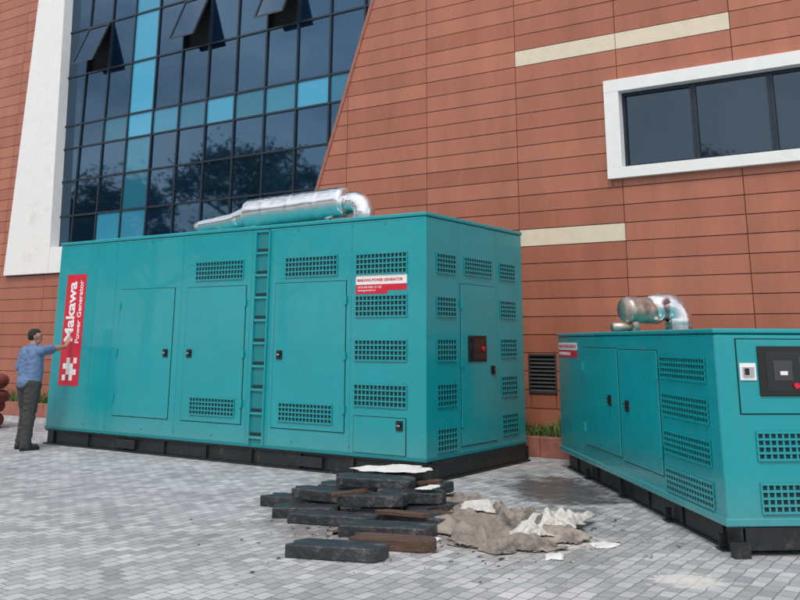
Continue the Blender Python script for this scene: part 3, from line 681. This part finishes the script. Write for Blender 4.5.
# ---------------------------------------------------------------- trees (seen mirrored in the curtain wall)
M_BARK=mat('bark',(.09,.065,.045),rough=.95,var=.4,bump=.8,bscale=12)
def tree_mesh(seed,H_=10):
    random.seed(seed); mb=MB(); hubs=[]
    mb.tube([(0,0,0),(.08,.05,H_*.2),(-.05,.1,H_*.42),(.1,0,H_*.7)],[.28,.2,.15,.06],10,m=1)
    for i in range(9):
        a=i*2.4+random.random(); z=H_*random.uniform(.28,.62); r=H_*random.uniform(.22,.36); e=(math.cos(a)*r,math.sin(a)*r,z+H_*random.uniform(.12,.28))
        mb.tube([(0,.05,z),(e[0]*.5,e[1]*.5,z+(e[2]-z)*.6),e],[.09,.06,.02],7,m=1); hubs.append(Vector(e))
        hubs.append(Vector((e[0]*.55,e[1]*.55,e[2]+H_*.08)))
    for i in range(7): hubs.append(Vector((random.gauss(0,H_*.1),random.gauss(0,H_*.1),H_*random.uniform(.6,.92))))
    for h in hubs:
        R_=H_*random.uniform(.07,.13); shade=random.random()
        for k in range(330):
            dv=Vector((random.gauss(0,1),random.gauss(0,1),random.gauss(0,.8))).normalized()*R_*random.uniform(.2,1.15); p=h+dv; s=random.uniform(.07,.17)
            u=Vector((random.gauss(0,1),random.gauss(0,1),random.gauss(0,1))).normalized(); w=u.orthogonal().normalized()
            mb.add([p-u*s,p+w*s*.5,p+u*s,p-w*s*.5],[(0,1,2,3)],0,r=min(1,max(0,shade*.5+.5*random.random()*(dv.z/R_*.5+.6))))
    me=mb.build('tree_tmp',[M_LEAF,M_BARK],None,recalc=False); d=me.data; D.objects.remove(me); return d
tm=[tree_mesh(3,10.5),tree_mesh(8,9)]
def LW(s,t): return (CX-math.cos(A)*s+math.sin(A)*t, CY+math.sin(A)*s+math.cos(A)*t)
for i,(s_,t_,sc) in enumerate(((17,-17,.95),(22,-15,1.0),(27,-16,1.12),(33,-17,.9),(39,-19,1.05),(45,-22,1.2),(9,-30,1.0),(3,-33,1.1),(-4,-31,.95),(14,-26,1.0),(52,-24,1.1))):
    o=D.objects.new('tree' if i==0 else 'tree.%03d'%i,tm[i%2]); COL.objects.link(o); x,y=LW(s_,t_); o.location=(x,y,0); o.rotation_euler=(0,0,i*1.7); o.scale=(sc,sc,sc*random.uniform(.9,1.1))
# ---------------------------------------------------------------- sky, sun
w=D.worlds.new('World'); SC.world=w; w.use_nodes=True; nt=w.node_tree; bg=nt.nodes['Background']
sky=nt.nodes.new('ShaderNodeTexSky'); sky.sky_type='NISHITA'; sky.sun_disc=False
EL,RO=math.radians(54),math.radians(190)
sky.sun_elevation=EL; sky.sun_rotation=RO; sky.air_density=1.2; sky.dust_density=3.5; sky.ozone_density=1
tc=nt.nodes.new('ShaderNodeTexCoord'); n=nt.nodes.new('ShaderNodeTexNoise'); n.inputs['Scale'].default_value=2.2; n.inputs['Detail'].default_value=8; n.inputs['Roughness'].default_value=.6
mp=nt.nodes.new('ShaderNodeMapping'); mp.inputs['Scale'].default_value=(1,1,2.4); link(nt,tc.outputs['Generated'],mp.inputs[0]); link(nt,mp.outputs[0],n.inputs['Vector'])
cr=nt.nodes.new('ShaderNodeValToRGB'); cr.color_ramp.elements[0].position=.40; cr.color_ramp.elements[1].position=.60; cr.color_ramp.elements[0].color=(.20,)*3+(1,); cr.color_ramp.elements[1].color=(.95,)*3+(1,)
link(nt,n.outputs['Fac'],cr.inputs[0])
mx=nt.nodes.new('ShaderNodeMix'); mx.data_type='RGBA'; link(nt,cr.outputs[0],mx.inputs[0]); link(nt,sky.outputs[0],mx.inputs[6]); mx.inputs[7].default_value=(9.2,9.4,9.8,1)
link(nt,mx.outputs[2],bg.inputs[0]); bg.inputs[1].default_value=.130
sd=D.lights.new('sun','SUN'); sd.energy=1.5; sd.angle=math.radians(11); sd.color=(1,.96,.9)
so_=D.objects.new('sun',sd); COL.objects.link(so_)
dirv=Vector((math.sin(RO)*math.cos(EL),math.cos(RO)*math.cos(EL),math.sin(EL))); so_.rotation_euler=dirv.to_track_quat('Z','Y').to_euler()
SC.view_settings.view_transform='Standard'; SC.view_settings.look='None'; SC.view_settings.exposure=0; SC.view_settings.gamma=1

# ---------------------------------------------------------------- camera
f,px,py,th,r=912.7,400,116.49,.242,.0047
F=Vector((0,math.cos(th),math.sin(th))); R0=Vector((1,0,0)); U0=Vector((0,-math.sin(th),math.cos(th)))
R=R0*math.cos(r)+U0*math.sin(r); U=-R0*math.sin(r)+U0*math.cos(r)
cd=D.cameras.new('camera'); cd.sensor_width=36; cd.lens=36*f/800; cd.shift_y=-(300-py)/800; cd.clip_end=2000; cd.clip_start=.05
co=D.objects.new('camera',cd); COL.objects.link(co)
m3=Matrix((R,U,-F)).transposed().to_4x4(); m3.translation=Vector((0,0,HC)); co.matrix_world=m3
SC.camera=co
